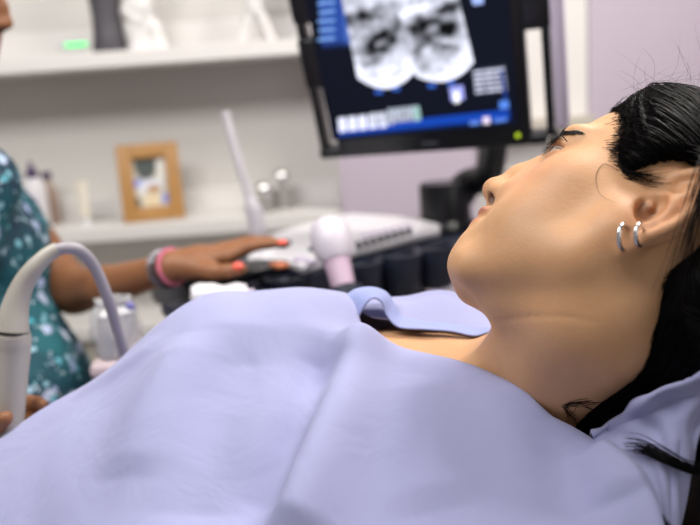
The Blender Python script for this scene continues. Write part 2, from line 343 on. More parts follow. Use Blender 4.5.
# picture frame, turned a little and leaning back
c = on_shelf(155, 219, ZL, YS-.02); t = thing('picture_frame', c, 'oak picture frame holding a small photo, leaning on the lower shelf', 'picture frame')
Bf = np.asarray(Matrix.Rotation(math.radians(-9),3,'Y') @ Matrix.Rotation(math.radians(12),3,'X') ) if False else np.asarray(Matrix.Rotation(math.radians(14),3,'Z') @ Matrix.Rotation(math.radians(-10),3,'X'))
W_, H_ = .176, .225
def fr(x, y, z): return c+Bf@np.array([x, y, z])
mb = MB(); bw = .041
for (cx, cz, sx, sz) in ((-W_/2+bw/2, H_/2, bw, H_), (W_/2-bw/2, H_/2, bw, H_), (0, H_-.021, W_-2*bw, .042), (0, .021, W_-2*bw, .042)):
    mb.box(fr(cx, 0, cz), [sx, .02, sz], Bf, .002)
mb.build('moulding', MT['wood'], t)
MB().box(fr(0,.009,H_/2), [W_-.01,.004,H_-.01], Bf).build('backing_board', mat('brown_board','#6d4a2a',.7,noise=.1), t)
MB().box(fr(0,.03,H_*.4), [.03,.004,H_*.75], Bf@np.asarray(Matrix.Rotation(math.radians(14),3,'X'))).build('easel_leg', mat('brown_easel','#6d4a2a',.7,noise=.1), t)
nx, nz = 40, 56; X, Z = np.meshgrid(np.linspace(-1,1,nx), np.linspace(0,1,nz)); Cc = np.ones((nz,nx,3))*.55
def blob(cx, cz, rx, rz, col, soft=.25):
    w = np.clip((1-np.sqrt(((X-cx)/rx)**2+((Z-cz)/rz)**2))/soft, 0, 1)[...,None]; global Cc; Cc = Cc*(1-w)+np.array(col)*w
Cc[:] = (.62,.6,.52); blob(-.2,.86,.75,.36,(.07,.085,.08)); blob(.75,.78,.3,.3,(.75,.74,.7)); blob(-.75,.5,.28,.1,(.2,.24,.7)); blob(0,.42,.8,.16,(.72,.74,.85)); blob(.15,.36,.5,.1,(.45,.27,.13)); blob(.0,.15,.6,.14,(.72,.6,.4)); blob(.75,.15,.25,.13,(.25,.3,.7)); blob(-.85,.1,.2,.14,(.12,.1,.09))
pv = np.stack([X.ravel()*(W_/2-bw+.002), np.full(nx*nz,.004), .040+Z.ravel()*(H_-.08)],1)@Bf.T+c
pm = mat('photo_print', '#888888', .3); av = pm.node_tree.nodes.new('ShaderNodeVertexColor'); av.layer_name = 'print'; pm.node_tree.links.new(av.outputs['Color'], pm.node_tree.nodes['Principled BSDF'].inputs['Base Color'])
from_arrays('photo_print', pv, grid_faces(nz, nx), pm, t, False, Cc.reshape(-1,3), 'print')
# shiny ornaments
for (px, py, r, lab) in ((266, 190, .027, 'round polished silver ornament in front on the lower shelf, left of its twin'), (285, 177, .025, 'round polished silver ornament higher and further right on the lower shelf')):
    c = on_shelf(px, 222, ZL, YS+(.0 if px < 275 else .05)); top = Py(px, py, c[1])[2]; h = top-ZL
    t = thing('silver_ornament', c, lab, 'ornament', 'silver ornaments on the lower shelf')
    MB().lathe([(.001,0),(.03,0),(.033,.005),(.028,.02),(.034,h*.4),(.03,h*.62),(.012,h*.72),(.01,h-r*.9)], c, n=40).build('jar', MT['glassy'], t)
    MB().ell([c[0],c[1],top], [r,r,r], n=40).build('ball', MT['chrome'], t)

# ------------------------------------------------------------------ ultrasound machine
ZC = .975
A = Pz(186, 292, ZC); Bq = Pz(452, 239, ZC); e1 = (Bq-A); LEN = np.linalg.norm(e1); e1 /= LEN; e3 = np.array([0,0,1.]); e2 = np.cross(e3, e1); EB = np.c_[e1, e2, e3]
def K(u, v, w=0): return A+e1*u+e2*v+e3*w
us = thing('ultrasound_machine', [*K(LEN/2,.2)[:2],FL], 'dark navy ultrasound machine with white key panel and tilted monitor', 'ultrasound machine')
DEP = .25
mb = MB().box(K(LEN/2+.01, DEP/2, -.035), [LEN-.02, DEP, .07], EB, .014); mb.box(K(LEN*.55, DEP*.55, -.1), [LEN*.8, DEP*.8, .09], EB, .02); mb.build('console_body', MT['navy'], us)
mb = MB().box(K(LEN/2, DEP*.55, -.5), [.3,.24,.84], EB, .03); mb.box(K(LEN/2, DEP*.5, -.95), [.5,.42,.09], EB, .03); mb.build('cabinet', MT['navy'], us)
for su in (-1,1):
    for sv in (-1,1):
        w = K(LEN/2+su*.2, DEP*.5+sv*.18); w[2] = FL+.035; cb = MB().lathe([(.001,-.012),(.03,-.012),(.035,-.006),(.035,.006),(.03,.012),(.001,.012)], w, basis(e1)); cb.box(w+[0,0,.03],[.03,.04,.035],EB,.006); cb.build('caster', MT['black'], us)
MB().box(K(.1, .035, .008), [.2,.075,.018], EB, .007).build('palm_rest', MT['black'], us)
# the white panel
poly = [Pz(px, py, ZC+.004) for px, py in ((247,266),(287,268),(303,275),(352,258),(440,236),(441,231),(412,223),(350,219),(300,232),(264,243))]
dk = MB().prism([q_-[0,0,.06] for q_ in poly], [0,0,.059]); dk.box(K(.62, .17, -.045), [.26,.30,.07], EB, .015); dk.build('rear_deck', MT['navy'], us, bevel=.004)
kp = MB().prism(poly, [0,0,.014]).build('key_panel', MT['white_pl'], us, bevel=.004)
kz = ZC+.018
for i in range(8):
    p = Pz(358.5+i*7.2, 245-i*1.95, kz+.006); MB().box(p, [.0068,.012,.014], EB, .002).build('key', MT['key'], kp)
for i in range(8):
    p = Pz(363+i*6.5, 236-i*1.6, kz+.002); MB().box(p, [.009,.014,.004], EB, .001).build('key', MT['lilac'], kp)
for px, py, s_, m in ((279,265,(.022,.034,.006),'orange'),(316,249,(.02,.022,.008),'navy'),(285,243,(.018,.02,.01),'navy'),(300,259,(.02,.02,.006),'lilac'),(312,262,(.015,.02,.006),'lilac'),(325,255,(.015,.02,.006),'lilac')):
    MB().box(Pz(px, py, kz+.003), s_, EB, .002).build('button', MT[m], kp)
MB().ell(Pz(268, 253, kz), [.017,.017,.009]).build('trackball', MT['white_pl'], kp)
# probe cups along the front edge
for u in (.16, .30, .385, .465):
    c = K(u, -.028, -.005); mb = MB().lathe([(.026,-.07),(.034,-.06),(.04,.0),(.04,.006),(.031,.006),(.027,-.05),(.024,-.07)], c, n=28); mb.box(K(u, .006, -.02), [.05,.05,.03], EB, .006); mb.build('probe_holder', MT['navy'], us)
# column, arm, monitor
cb = Pz(446, 224, ZC); yc = cb[1]; ct = Py(446, 182, yc); r_ = 25/FPX*np.linalg.norm(cb-CO)
mb = MB().lathe([(.001,-.05),(r_*1.25,-.05),(r_*1.25,.0),(r_*1.02,.012),(r_,.03),(r_,ct[2]-ZC-.008),(r_*.93,ct[2]-ZC),(.001,ct[2]-ZC)], cb, n=40); mb.box(cb+[0.03,0,-.06],[.2,.16,.06],EB,.02); mb.build('column', MT['black'], us)
MBs = np.array([[.9464235,-.1108694,-.3032994],[-.3220910,-.2565107,-.9112956],[.0232352,.9601616,-.2784778]]); MT0 = np.array([.159944,1.404711,1.141603])
def mo(x, y, z=0): return MT0+MBs@np.array([x,y,z])
arm = catmull([ct+[.025,0,-.03], Py(468,184,yc), Py(482,178,yc-.03), Py(491,164,yc-.08), mo(.10,.06,-.1), mo(.03,.12,-.075)], 40)
MB().tube(arm, np.interp(np.linspace(0,1,40),[0,.3,1],[.034,.03,.026]), 20).build('monitor_arm', MT['black'], us)
mon = MB()
Wm, Hm = .42, .36; sx0, sx1 = -.176, .176
mon.box(mo((sx0+sx1)/2, Hm/2, -.02), [sx1-sx0, Hm, .04], MBs, .008)
for sgn, x0, x1 in ((-1,-.21,sx0),(1,sx1,.214)):
    wid = abs(x1-x0); bx = -.2045 if sgn < 0 else .2085
    mon.box(mo(bx, Hm/2, -.02), [.013, Hm, .036], MBs, .006)
    mon.box(mo((x0+x1)/2, .010, -.02), [wid+.01, .020, .036], MBs, .006)
    mon.box(mo((x0+x1)/2, Hm-.055, -.02), [wid+.01, .11, .036], MBs, .006)
    mon.box(mo((x0+x1)/2, .18 if sgn < 0 else .225, -.02), [wid+.01, .09 if sgn < 0 else .06, .036], MBs, .006)
mono = mon.build('monitor_housing', MT['black'], us)
mb = MB().box(mo(.0,.19,-.06), [.34,.3,.05], MBs, .02); mb.box(mo(.228,.2,-.03), [.022,.35,.06], MBs, .008); mb.box(mo(.2,.33,-.035), [.05,.03,.05], MBs, .005); mb.box(mo(.0,Hm+.003,-.035), [.42,.012,.05], MBs, .005)
mb.build('back_shell', MT['lilac'], mono)
MB().ell(mo(.154,.021,.001), [.0045,.0045,.003], MBs, 16).build('power_light', MT['yled'], mono)
MB().box(mo(-.0,.018,.0005), [.03,.005,.002], MBs, .0008).build('maker_plate', mat('grey_plate','#3a3d48',.4,noise=.05), mono)
# what the screen shows, as a fine grid of lit points
def scr(px, py):                        # photo -> screen plane
    d = CR @ np.array([(px-350)/FPX, -(py-262.5)/FPX, -1.0]); n = MBs[:,2]; q = CO+d*(((MT0-CO)@n)/(d@n))-MT0; return q@MBs[:,0], q@MBs[:,1]
SX0, SX1, SY0, SY1 = scr(338,136)[0]-.012, .158, .038, Hm-.02
nxs, nys = 260, 240; gx, gy = np.meshgrid(np.linspace(SX0,SX1,nxs), np.linspace(SY0,SY1,nys)); Sc = np.zeros((nys,nxs,3)); Sc[:] = (.004,.005,.011)
def sm(a, b, x): t = np.clip((x-a)/(b-a), 0, 1); return t*t*(3-2*t)
def rect(p0, p1, p3, col, soft=.0012):  # parallelogram: p0 lower-left, p1 lower-right, p3 upper-left (photo)
    global Sc
    a = np.array(scr(*p0)); b = np.array(scr(*p1))-a; c = np.array(scr(*p3))-a; M = np.linalg.inv(np.c_[b,c]); q = np.stack([gx-a[0],gy-a[1]],-1)@M.T
    w = (sm(-soft/.1,soft/.1,q[...,0])*sm(-soft/.1,soft/.1,1-q[...,0])*sm(-soft/.02,soft/.02,q[...,1])*sm(-soft/.02,soft/.02,1-q[...,1]))[...,None]
    Sc = Sc*(1-w)+np.array(col)*w
def vnoise(x, y, seed):
    r = np.random.default_rng(seed).random((64,64)); xi = np.floor(x).astype(int); yi = np.floor(y).astype(int); fx = x-xi; fy = y-yi; fx = fx*fx*(3-2*fx); fy = fy*fy*(3-2*fy)
    g = lambda i, j: r[(xi+i)%64, (yi+j)%64]
    return (g(0,0)*(1-fx)+g(1,0)*fx)*(1-fy)+(g(0,1)*(1-fx)+g(1,1)*fx)*fy
rect((322,45),(352,42),(314,-60),(.02,.055,.26)); rect((345,42),(352,42),(340,-60),(.05,.11,.38))
for k in range(8): rect((318+(k%2),38-k*9),(335,36.5-k*9),(318+(k%2),41-k*9),(.16,.3,.62))
# the two echo pictures
def echo(cx0, cx1, cyb, blobs, seed):
    global Sc
    L0 = np.array(scr(*cx0)); R0 = np.array(scr(*cx1)); mid = np.array(scr(*cyb))
    ux = R0-L0; w_ = np.linalg.norm(ux); ux /= w_; uy = np.array([-ux[1],ux[0]]); q = np.stack([gx-L0[0],gy-L0[1]],-1); u = q@ux/w_; v = q@uy/w_
    sag = (mid-L0)@uy/w_; bot = sag*(1-(2*u-1)**2)
    m = sm(-.015,.015,u)*sm(-.015,.015,1-u)*sm(-.015,.02,v-bot)
    n = .5*vnoise(u*7+3,v*9,seed)+.3*vnoise(u*16,v*20+5,seed+1)+.2*vnoise(u*34,v*40,seed+2)
    val = .62+.75*(n-.5)+.35*np.exp(-((v-bot)/.28)**2)
    for (bx, by, rx, ry, amt, rot) in blobs:
        c_, s_ = math.cos(rot), math.sin(rot); X_ = ((u-bx)*c_+(v-by)*s_)/rx; Y_ = (-(u-bx)*s_+(v-by)*c_)/ry; val += amt*np.exp(-(X_**2+Y_**2)**1.5)
    val = np.clip(val, .02, 1)**1.5
    col = np.stack([val*.88, val*.9, val*1.06], -1); Sc = Sc*(1-m[...,None])+col*m[...,None]
echo((358,78),(416,70),(390,88), [(.45,.5,.33,.17,-.75,.2),(.52,.52,.13,.07,.5,.3),(.2,.95,.6,.12,-.5,.1),(.75,.75,.2,.12,-.35,0),(.45,.1,.3,.06,.2,0),(.3,.22,.2,.05,-.25,.4),(.95,.5,.1,.2,-.2,0)], 11)
echo((416,76),(474,62),(446,81), [(.4,.72,.3,.2,-.75,-.1),(.48,.7,.12,.08,.45,.4),(.75,.62,.16,.14,-.6,-.2),(.8,.95,.2,.12,-.5,0),(.2,.45,.2,.07,-.35,.5),(.62,.36,.3,.05,-.35,-.5),(.15,.15,.12,.15,-.25,0),(.5,1.05,.6,.08,.3,0)], 23)
for px, py in ((379,92),(396,89),(432,86),(451,83)): rect((px-4,py+2),(px+4,py+1.5),(px-4,py-2),(.03,.1,.45))
rect((475,95),(508,91),(472,69),(.03,.035,.06))
for k in range(5):
    for j in range(3): rect((475.5-k*.55+j*10.8,93.5-j*1.2-k*5),(485.3-k*.55+j*10.8,92.3-j*1.2-k*5),(475-k*.55+j*10.8,91.0-j*1.2-k*5),(.55,.56,.70))
rect((451,101),(465,99),(449,87),(.3,.32,.75)); rect((454,103),(460,102),(453,92),(.9,.92,1)); rect((473,5),(484,3.5),(471,-6),(.3,.4,.75))
rect((340,137),(510,120),(338,127),(.006,.045,.33)); rect((340,137),(510,120),(339.7,135),(.004,.02,.13))
rect((506,112),(510,111.5),(499,70),(.01,.03,.16)); rect((500,109),(509,108),(499,101),(.08,.2,.65))
for k in range(5):
    rect((339.5+k*10,132-k*1.1),(347.5+k*10,131-k*1.1),(338+k*10,118-k*1.1),(.70,.72,.88)); rect((347+k*11,130-k*1.2),(350+k*11,129.5-k*1.2),(346+k*11,124-k*1.2),(.3,.3,.42))
for k in range(12): rect((371+k*4.2,125-k*.45),(374+k*4.2,124.7-k*.45),(370.6+k*4.2,113-k*.45),(.4,.42,.5))
for k in range(6): rect((388+k*5.4,117-k*.6),(392+k*5.4,116.6-k*.6),(387.6+k*5.4,108.5-k*.6),(.34,.38,.46))
rect((415,121),(421,120),(413,107),(.25,.42,.40)); rect((483,124),(490,123.3),(482.6,117),(.7,.6,.75)); rect((470,125),(480,124),(469.7,121),(.1,.2,.6)); rect((494,122.4),(507,121),(493.7,118.6),(.08,.18,.6))
pts = np.stack([gx.ravel(), gy.ravel(), np.full(gx.size,.0012)],1)@MBs.T+MT0
from_arrays('screen', pts, grid_faces(nys, nxs), emis_attr('lit_screen','lit',1.5), mono, False, Sc.reshape(-1,3), 'lit')

# probes and bottles around the machine
def PV(px, py, d): return P(px, py, d)
# white slim probe standing at the back of the console
b0 = Pz(259, 241, ZC+.002); yb = b0[1]; b0 = b0; pth = [b0, Py(255,215,yb), Py(249,196,yb), Py(244,180,yb), Py(235,150,yb), Py(227,120,yb), Py(224.5,112,yb)]
t = thing('endocavity_probe', b0, 'long slender white ultrasound probe standing upright behind the hand', 'ultrasound probe')
q1 = catmull(pth[:3], 20); MB().tube(q1, np.interp(np.linspace(0,1,20),[0,.15,.7,1],[.016,.018,.017,.010]), 20).build('handle', MT['greyw'], t)
q2 = catmull(pth[2:], 20); MB().tube(q2, np.interp(np.linspace(0,1,20),[0,.75,.93,.985,1],[.0085,.0085,.012,.010,.003]), 18).build('shaft', MT['greyw'], t)
MB().torus(b0+[0,0,.0], .024, .008).build('stand_ring', MT['navy'], us)
# round-headed probe in the front holder
b0 = P(345, 292, 1.17); b1 = P(332, 242, 1.2)
t = thing('round_probe', b0, 'white round-headed probe standing in the holder in front of the key panel', 'ultrasound probe')
ax = b1-b0; q = catmull([b0-ax*.15, b0+ax*.3, b0+ax*.7, b1], 20)
MB().tube(q, np.interp(np.linspace(0,1,20),[0,.5,1],[.017,.02,.027]), 20).build('handle', mat('mauve_plastic','#c2a9bd',.35,noise=.03), t)
BBp = basis(ax); MB().lathe([(.001,-.04),(.023,-.036),(.031,-.02),(.0325,0),(.031,.016),(.025,.028),(.014,.035),(.001,.037)], b1+ax*.05, BBp, 36).build('head', mat('pearl_white_plastic', '#cfc8d2', .4, noise=.02), t)
hc = b0-ax*.1; BH = basis(ax); mb = MB().lathe([(.019,-.03),(.026,-.03),(.028,.012),(.024,.014),(.0205,.012)], hc, BH, 28)
u0 = float((hc-A)@e1); tgt = K(u0, .0, -.04); mb.tube([hc+(tgt-hc)*.16, (hc+tgt)/2+[0,0,-.006], tgt+e2*.02], .012, 12); mb.build('probe_holder', MT['navy'], us)
# white gel bottle lying in the front tray
c0 = P(193, 297, 1.1); c1 = P(246, 294, 1.12); axd = (c1-c0)/np.linalg.norm(c1-c0)
t = thing('gel_bottle', c0-[0,0,.02], 'white gel bottle lying on its side at the front edge of the machine', 'bottle')
LB = np.linalg.norm(c1-c0); MB().lathe([(.001,-.004),(.015,-.002),(.019,.008),(.018,.03),(.013,.045),(.014,LB-.03),(.017,LB-.012),(.014,LB),(.001,LB+.003)], c0, basis(axd), 28).build('body', MT['white_pl'], t)
MB().lathe([(.001,LB),(.008,LB),(.006,LB+.012),(.001,LB+.013)], c0, basis(axd), 20).build('nozzle', MT['lilac'], t)
MB().box(K(.06,-.05,-.022), [.2,.12,.02], EB, .006).build('front_tray', MT['navy'], us)

# trolley and clear cup behind the covered belly
tp = P(150, 352, 1.12); t = thing('side_trolley', [tp[0],tp[1],FL], 'pale trolley top showing behind the covered belly', 'trolley')
MB().box(tp-[.0,-.02,.012], [.155,.12,.024], None, .008).build('top', MT['pinkish'], t); MB().lathe([(.001,.02),(.018,.02),(.018,tp[2]-FL-.02),(.001,tp[2]-FL-.02)], [tp[0],tp[1]+.03,FL]).build('post', MT['steel'], t); MB().lathe([(.001,0),(.16,0),(.16,.012),(.03,.03),(.001,.03)], [tp[0],tp[1]+.03,FL]).build('base', MT['steel'], t)
c = np.array([P(121,350,1.12)[0],tp[1]-.005,tp[2]+.001]); CS = 1.2; t = thing('plastic_cup', c, 'crumpled clear plastic cup standing behind the grey cable', 'cup')
n = 40; prof = [(.001,.0),(.022,.0),(.025,.006),(.024,.02),(.029,.03),(.026,.045),(.027,.055),(.02,.062),(.021,.069),(.017,.069),(.016,.061),(.023,.054),(.022,.044),(.025,.03),(.02,.02),(.021,.007),(.001,.005)]
mb = MB().lathe([(r_*CS,z_*CS) for r_,z_ in prof], c, n=n); v = mb.V[0]; a = np.arctan2(v[:,1]-c[1], v[:,0]-c[0]); k = 1+.08*np.sin(5*a+60*(v[:,2]-c[2]))+.06*np.sin(9*a); v[:,0] = c[0]+(v[:,0]-c[0])*k; v[:,1] = c[1]+(v[:,1]-c[1])*k
mb.build('cup_body', MT['clear'], t); MB().ell(c+[.026,-.012,.072], [.007,.006,.008]).build('cap', MT['clearcap'], t)

# ------------------------------------------------------------------ the patient
HB = np.array([[-.6820837,.7199694,-.1280858],[.5441666,.3827076,-.7466041],[.4885127,.5789465,.6528219]]); HT = np.array([.2137764,.6016447,1.1207008])
def h(f, u, l=0): return HT+HB@np.array([f,u,l])
def hloc(X): return (np.asarray(X)-HT)@HB
pat = thing('person', [0,.62,.85], 'black-haired woman lying back in a lavender gown, looking up at the monitor', 'person')
b = SDF()
NB = np.array([.150,.650,.972])
# torso, shoulders, arms, thighs (under the gown)
b.chain([[.07,.66,.915],[-.10,.66,.90],[-.28,.66,.845],[-.42,.66,.80]],[.080,.09,.085,.09],.05)
b.ell([.0,.665,.92],[.15,.14,.075],.05); b.ell([-.03,.61,.955],[.06,.055,.045],.04); b.ell([-.03,.735,.965],[.06,.055,.045],.04); b.ell([-.38,.66,.79],[.12,.15,.075],.05)
b.chain([[.115,.66,.945],[.125,.525,.915]],[.055,.044],.05); b.chain([[.115,.66,.945],[.115,.805,.935]],[.055,.044],.05)
b.chain([[.125,.525,.915],[-.10,.50,.83],[-.32,.53,.80]],[.042,.036,.027],.03); b.chain([[.115,.815,.95],[-.13,.84,.83],[-.34,.78,.80]],[.046,.038,.028],.03)
b.chain([[-.42,.585,.80],[-.85,.57,.80]],[.085,.065],.05); b.chain([[-.42,.735,.80],[-.85,.75,.80]],[.085,.065],.05)
b.ell(P(408,341,.735)-[0,0,.024], [.07,.05,.022], .03); b.ell(P(384,338,.748)-[0,0,.024], [.05,.045,.022], .03)
# neck
b.chain([h(-.022,-.01), h(-.018,-.06), NB, [.12,.655,.945]],[.060,.0545,.058,.07],.03)
b.cap(h(-.012,-.03,.058), [.10,.635,1.005], .012, .009, .03); b.cap(h(-.012,-.03,-.058), [.09,.675,1.0], .012, .009, .03)     # sternomastoids
b.cap([.095,.62,1.0],[.115,.55,.962],.011,.009,.03); b.cap([.085,.69,1.0],[.105,.77,.97],.011,.009,.03)                        # collar bones
b.cap(h(.0,-.05,0), h(.045,-.085,0), .03, .022, .03)                                                                          # floor of mouth
# skull and face
def add_head(b, h, HB, es=1.28):
    b.ell(h(-.006,.052), [.091,.083,.072], .02, HB); b.ell(h(.024,.0), [.061,.086,.061], .025, HB)
    b.ell(h(.038,-.055), [.055,.040,.049], .025, HB); b.ell(h(.080,-.088), [.0185,.017,.021], .02, HB); b.ell(h(.084,-.068), [.014,.014,.018], .02, HB)
    for s in (1,-1):
        b.chain([h(-.002,-.02,s*.060), h(.006,-.056,s*.053), h(.072,-.093,s*.019)],[.012,.014,.013],.03)
        b.ell(h(.049,-.006,s*.043), [.024,.019,.020], .03, HB); b.ell(h(.050,-.044,s*.034), [.027,.026,.022], .03, HB)
        b.ell(h(.0725,.0395,s*.029), [.012,.008,.023], .02, HB)
        b.ell(h(.090,.021,s*.030), [.012,.009,.014], .012, HB, '-')
        b.ell(h(.0715,.0215,s*.034), [.0135,.0115,.0150], .006, HB)
        b.ell(h(.083,.0205,s*.040), [.014,.0027,.0170], .003, HB, '-')
        b.chain([h(.085,.0270,s*.021), h(.0865,.0275,s*.033), h(.079,.0255,s*.050)], [.0016,.0024,.0018], .004)
    b.chain([h(.088,.032), h(.1025,.006), h(.1085,-.014)],[.0095,.0085,.009],.014)
    b.ell(h(.1105,-.0185), [.0090,.0085,.0105], .008, HB)
    for s in (1,-1):
        b.cap(h(.083,.012,s*.014), h(.086,-.022,s*.019), .0105, .0125, .02); b.ell(h(.100,-.0225,s*.0110), [.0090,.0062,.0052], .007, HB); b.ell(h(.1035,-.0305,s*.0090), [.0065,.0055,.0040], .002, HB, '-')
    b.cap(h(.101,-.029,0), h(.099,-.039,0), .005, .005, .010)
    b.ell(h(.0965,-.0465), [.0080,.0058,.022], .006, HB); b.ell(h(.0945,-.0575), [.0078,.0058,.019], .007, HB)
    b.cap(h(.1055,-.0522,-.014), h(.1055,-.0522,.014), .0020, .0020, .004, '-')
    for s in (1,-1): b.cap(h(.1055,-.0522,s*.014), h(.090,-.053,s*.026), .0018, .0010, .004, '-')
    for s in (1,-1):
        ec = h(-.021,.001,s*.070); ea = -HB[:,0]*.84+HB[:,2]*s*.54; eb = HB[:,1]*.99-HB[:,0]*.06; eb = eb-ea*(ea@eb); eb /= np.linalg.norm(eb); en = np.cross(ea, eb); en *= np.sign(en@(HB[:,2]*s)); EBs = np.c_[ea, eb, en]
        def e(a, bb, n=0): return ec+EBs@(np.array([a,bb,n])*es)
        b.ell(e(.006,.004,-.002), np.array([.0165,.029,.0042])*es, .006, EBs)
        b.cap(e(-.004,-.004,-.009), e(.004,.004,-.005), .016, .014, .012)
        b.ell(e(-.0025,-.004,.004), np.array([.0085,.0120,.0062])*es, .004, EBs, '-'); b.ell(e(.004,.019,.005), np.array([.0080,.0085,.0048])*es, .003, EBs, '-'); b.ell(e(.013,.004,.0045), np.array([.0026,.015,.0035])*es, .002, EBs, '-')
        hx = [(-.006,.0),(-.010,.006),(-.010,.016),(-.005,.026),(.005,.032),(.015,.028),(.0205,.016),(.020,.002),(.015,-.012),(.006,-.024)]
        b.chain([e(x,y,.0018) for x,y in hx], np.array([.0022,.0028,.0034,.0036,.0037,.0036,.0034,.0032,.0032,.004])*es, .003, .002)
        ax_ = [(.000,-.016),(.006,-.011),(.0092,.002),(.0085,.012),(.003,.021)]
        b.chain([e(x,y,.001) for x,y in ax_], np.array([.0030,.0034,.0034,.003,.002])*es, .004, .002)
        b.ell(e(-.004,-.026,-.0005), np.array([.0095,.0100,.0040])*es, .006, EBs); b.ell(e(-.0125,-.006,-.0008), np.array([.0052,.0070,.0030])*es, .006, EBs)
add_head(b, h, HB)
def head_tone(X, hl, base, blush, nose, lipc, lid, nost):  # shade inside nostrils and ear canals is painted into the skin tone
    q = hl(X); tone = np.tile(np.array(srgb(base)[:3]), (len(X),1))
    def g_(c, r): return np.exp(-(((q-np.array(c))/np.array(r))**2).sum(1))
    def mixc(w, col, tone): w = np.clip(w,0,1)[:,None]; return tone*(1-w)+np.array(srgb(col)[:3])*w
    for s in (1,-1): tone = mixc(.3*g_((.072,-.012,s*.045),(.03,.025,.025)), blush, tone); tone = mixc(.45*g_((-.02,0,s*.085),(.03,.045,.018)), nose, tone)
    tone = mixc(.35*g_((.11,-.018,0),(.014,.014,.014)), nose, tone)
    lip = np.maximum(g_((.101,-.0465,0),(.016,.0060,.029)), g_((.101,-.0572,0),(.016,.0055,.025))); tone = mixc(np.clip(lip*2.4-.7,0,.9), lipc, tone)
    for s in (1,-1): tone = mixc(np.clip(1.6*g_((.085,.023,s*.035),(.012,.0075,.018))-.5,0,.5), lid, tone); tone = mixc(np.clip(2*g_((.1025,-.0290,s*.0085),(.0095,.0070,.0060))-.6,0,.9), nost, tone)
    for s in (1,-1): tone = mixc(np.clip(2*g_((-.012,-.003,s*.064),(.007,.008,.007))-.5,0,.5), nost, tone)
    return tone
def near_skin(px, py):                 # point of the skin seen at a place of the photo
    d = CR @ np.array([(px-350)/FPX, -(py-262.5)/FPX, -1.0]); d /= np.linalg.norm(d); t_ = .42
    for _ in range(80):
        e_ = b((CO+d*t_)[None])[0]
        if e_ < .0004: break
        t_ += e_*.8
    return CO+d*t_
view = lambda p: (CO-p)/np.linalg.norm(CO-p)
for pts_, r_ in ((((497,322),(512,319),(530,317),(552,316.5),(574,318),(594,322)),.00035),):
    b_pts = [near_skin(*p_) for p_ in pts_]; b.chain(b_pts, [r_*.4]+[r_]*(len(b_pts)-2)+[r_*.3], .0025, .0025, '-')
V,F = surface(b, [-1.0,.36,.66], [.34,.98,1.28], .0022)
tone = head_tone(V, hloc, '#cb9c73', '#cf8069', '#c98a68', '#b0645c', '#8a5a48', '#4a2018')
body = from_arrays('body', V, F, MT['skin'], pat, True, tone)
for s in (1,-1):
    MB().ell(h(.0715,.0210,s*.034), [.0120]*3, HB, 32).ell(h(.0795,.0215,s*.0345), [.0050,.0062,.0062], HB, 24, 1).build('eye', [MT['eye'], MT['iris']], pat)

# strands of hair as fine tubes
def strands(name, paths, r0, m, parent, n=3, taper=.25):
    mb = MB()
    for p in paths:
        k = len(p); mb.tube(p, r0*np.interp(np.linspace(0,1,k),[0,.5,1],[1,1,taper]), n, False)
    return mb.build(name, m, parent, True, auto=False)
for s in (1,-1):
    out = []
    def hit(px, py):
        for _ in range(40):
            x_ = near_skin(px, py)
            if b(x_[None])[0] < .001: return hloc(x_)
            py += .5
        return hloc(x_)
    bl = np.array([hit(px_, py_)+[0,0,.0006] for px_, py_ in ((552,143.5),(555,139.5),(560,135.5),(567,133),(577,132))]); bl = catmull(bl, 60)
    bl = np.r_[[bl[0]+[.004,.001,-.012]], bl]; bl = catmull(bl[::4], 120)
    for k in range(150):
        t_ = k/149; i_ = min(118, int(t_*118)); c_ = bl[i_]; dv = bl[i_+1]-bl[i_]; dv /= np.linalg.norm(dv); wd_ = .0030*(1-.65*t_)
        a0 = c_+np.array([0,1,0])*rng.uniform(-1,1)*wd_; w = []
        for x_ in (0,.004,.0085):
            q_ = a0+dv*x_+np.array([0,1,0])*.0022*(x_/.0085)*(1-1.6*t_); q_ = q_*[1,1,s]; x = h(*q_)
            for _ in range(3): dd = b(x[None])[0]; gr = np.array([b((x+ax)[None])[0]-dd for ax in np.eye(3)*1e-4]); gr /= np.linalg.norm(gr)+1e-9; x = x-gr*(dd-.0006)
            w.append(x)
        out.append(w)
    strands('eyebrow', out, .00042, MT['brow'], pat)
    ls = []
    for k in range(34):
        t_ = k/33; l = .020+.034*t_; f0 = .0715+math.sqrt(max(0,.0145**2-(l-.034)**2*.62)); base = np.array([f0,.0265-.006*abs(t_-.4)**1.5,s*l])
        d = np.array([1,-.12,s*(t_-.35)*1.1]); d /= np.linalg.norm(d); ls.append([h(*(base+d*x+np.array([0,1,0])*.18*x*x/.009)) for x in (0,.0022,.0045,.007)])
        if k%2: 
            base2 = base+[-.001,-.009,0]; d2 = np.array([1,-.4,s*(t_-.35)]); d2 /= np.linalg.norm(d2); ls.append([h(*(base2+d2*x)) for x in (0,.002,.0045)])
    strands('eyelashes', ls, .00038, MT['brow'], pat)

# hoop earrings through the near lobe
s = 1
ec = h(-.020,-.001,.070)
for px, py, R_, r in ((624,237,.0088,.0017),(640,235,.0074,.0016)):
    p = near_skin(px, py); vx = CR[:,0]; vy = CR[:,1]; w = view(p); nrm = w*.55+vx*.75; Be = basis(nrm, vy)
    Er = thing if False else MB().torus(p+w*.001, R_, r, Be).build('hoop_earring', MT['silver'], pat)
    Er['label'] = 'larger silver hoop earring at the front of the lobe' if px < 630 else 'smaller silver hoop earring behind the larger one'

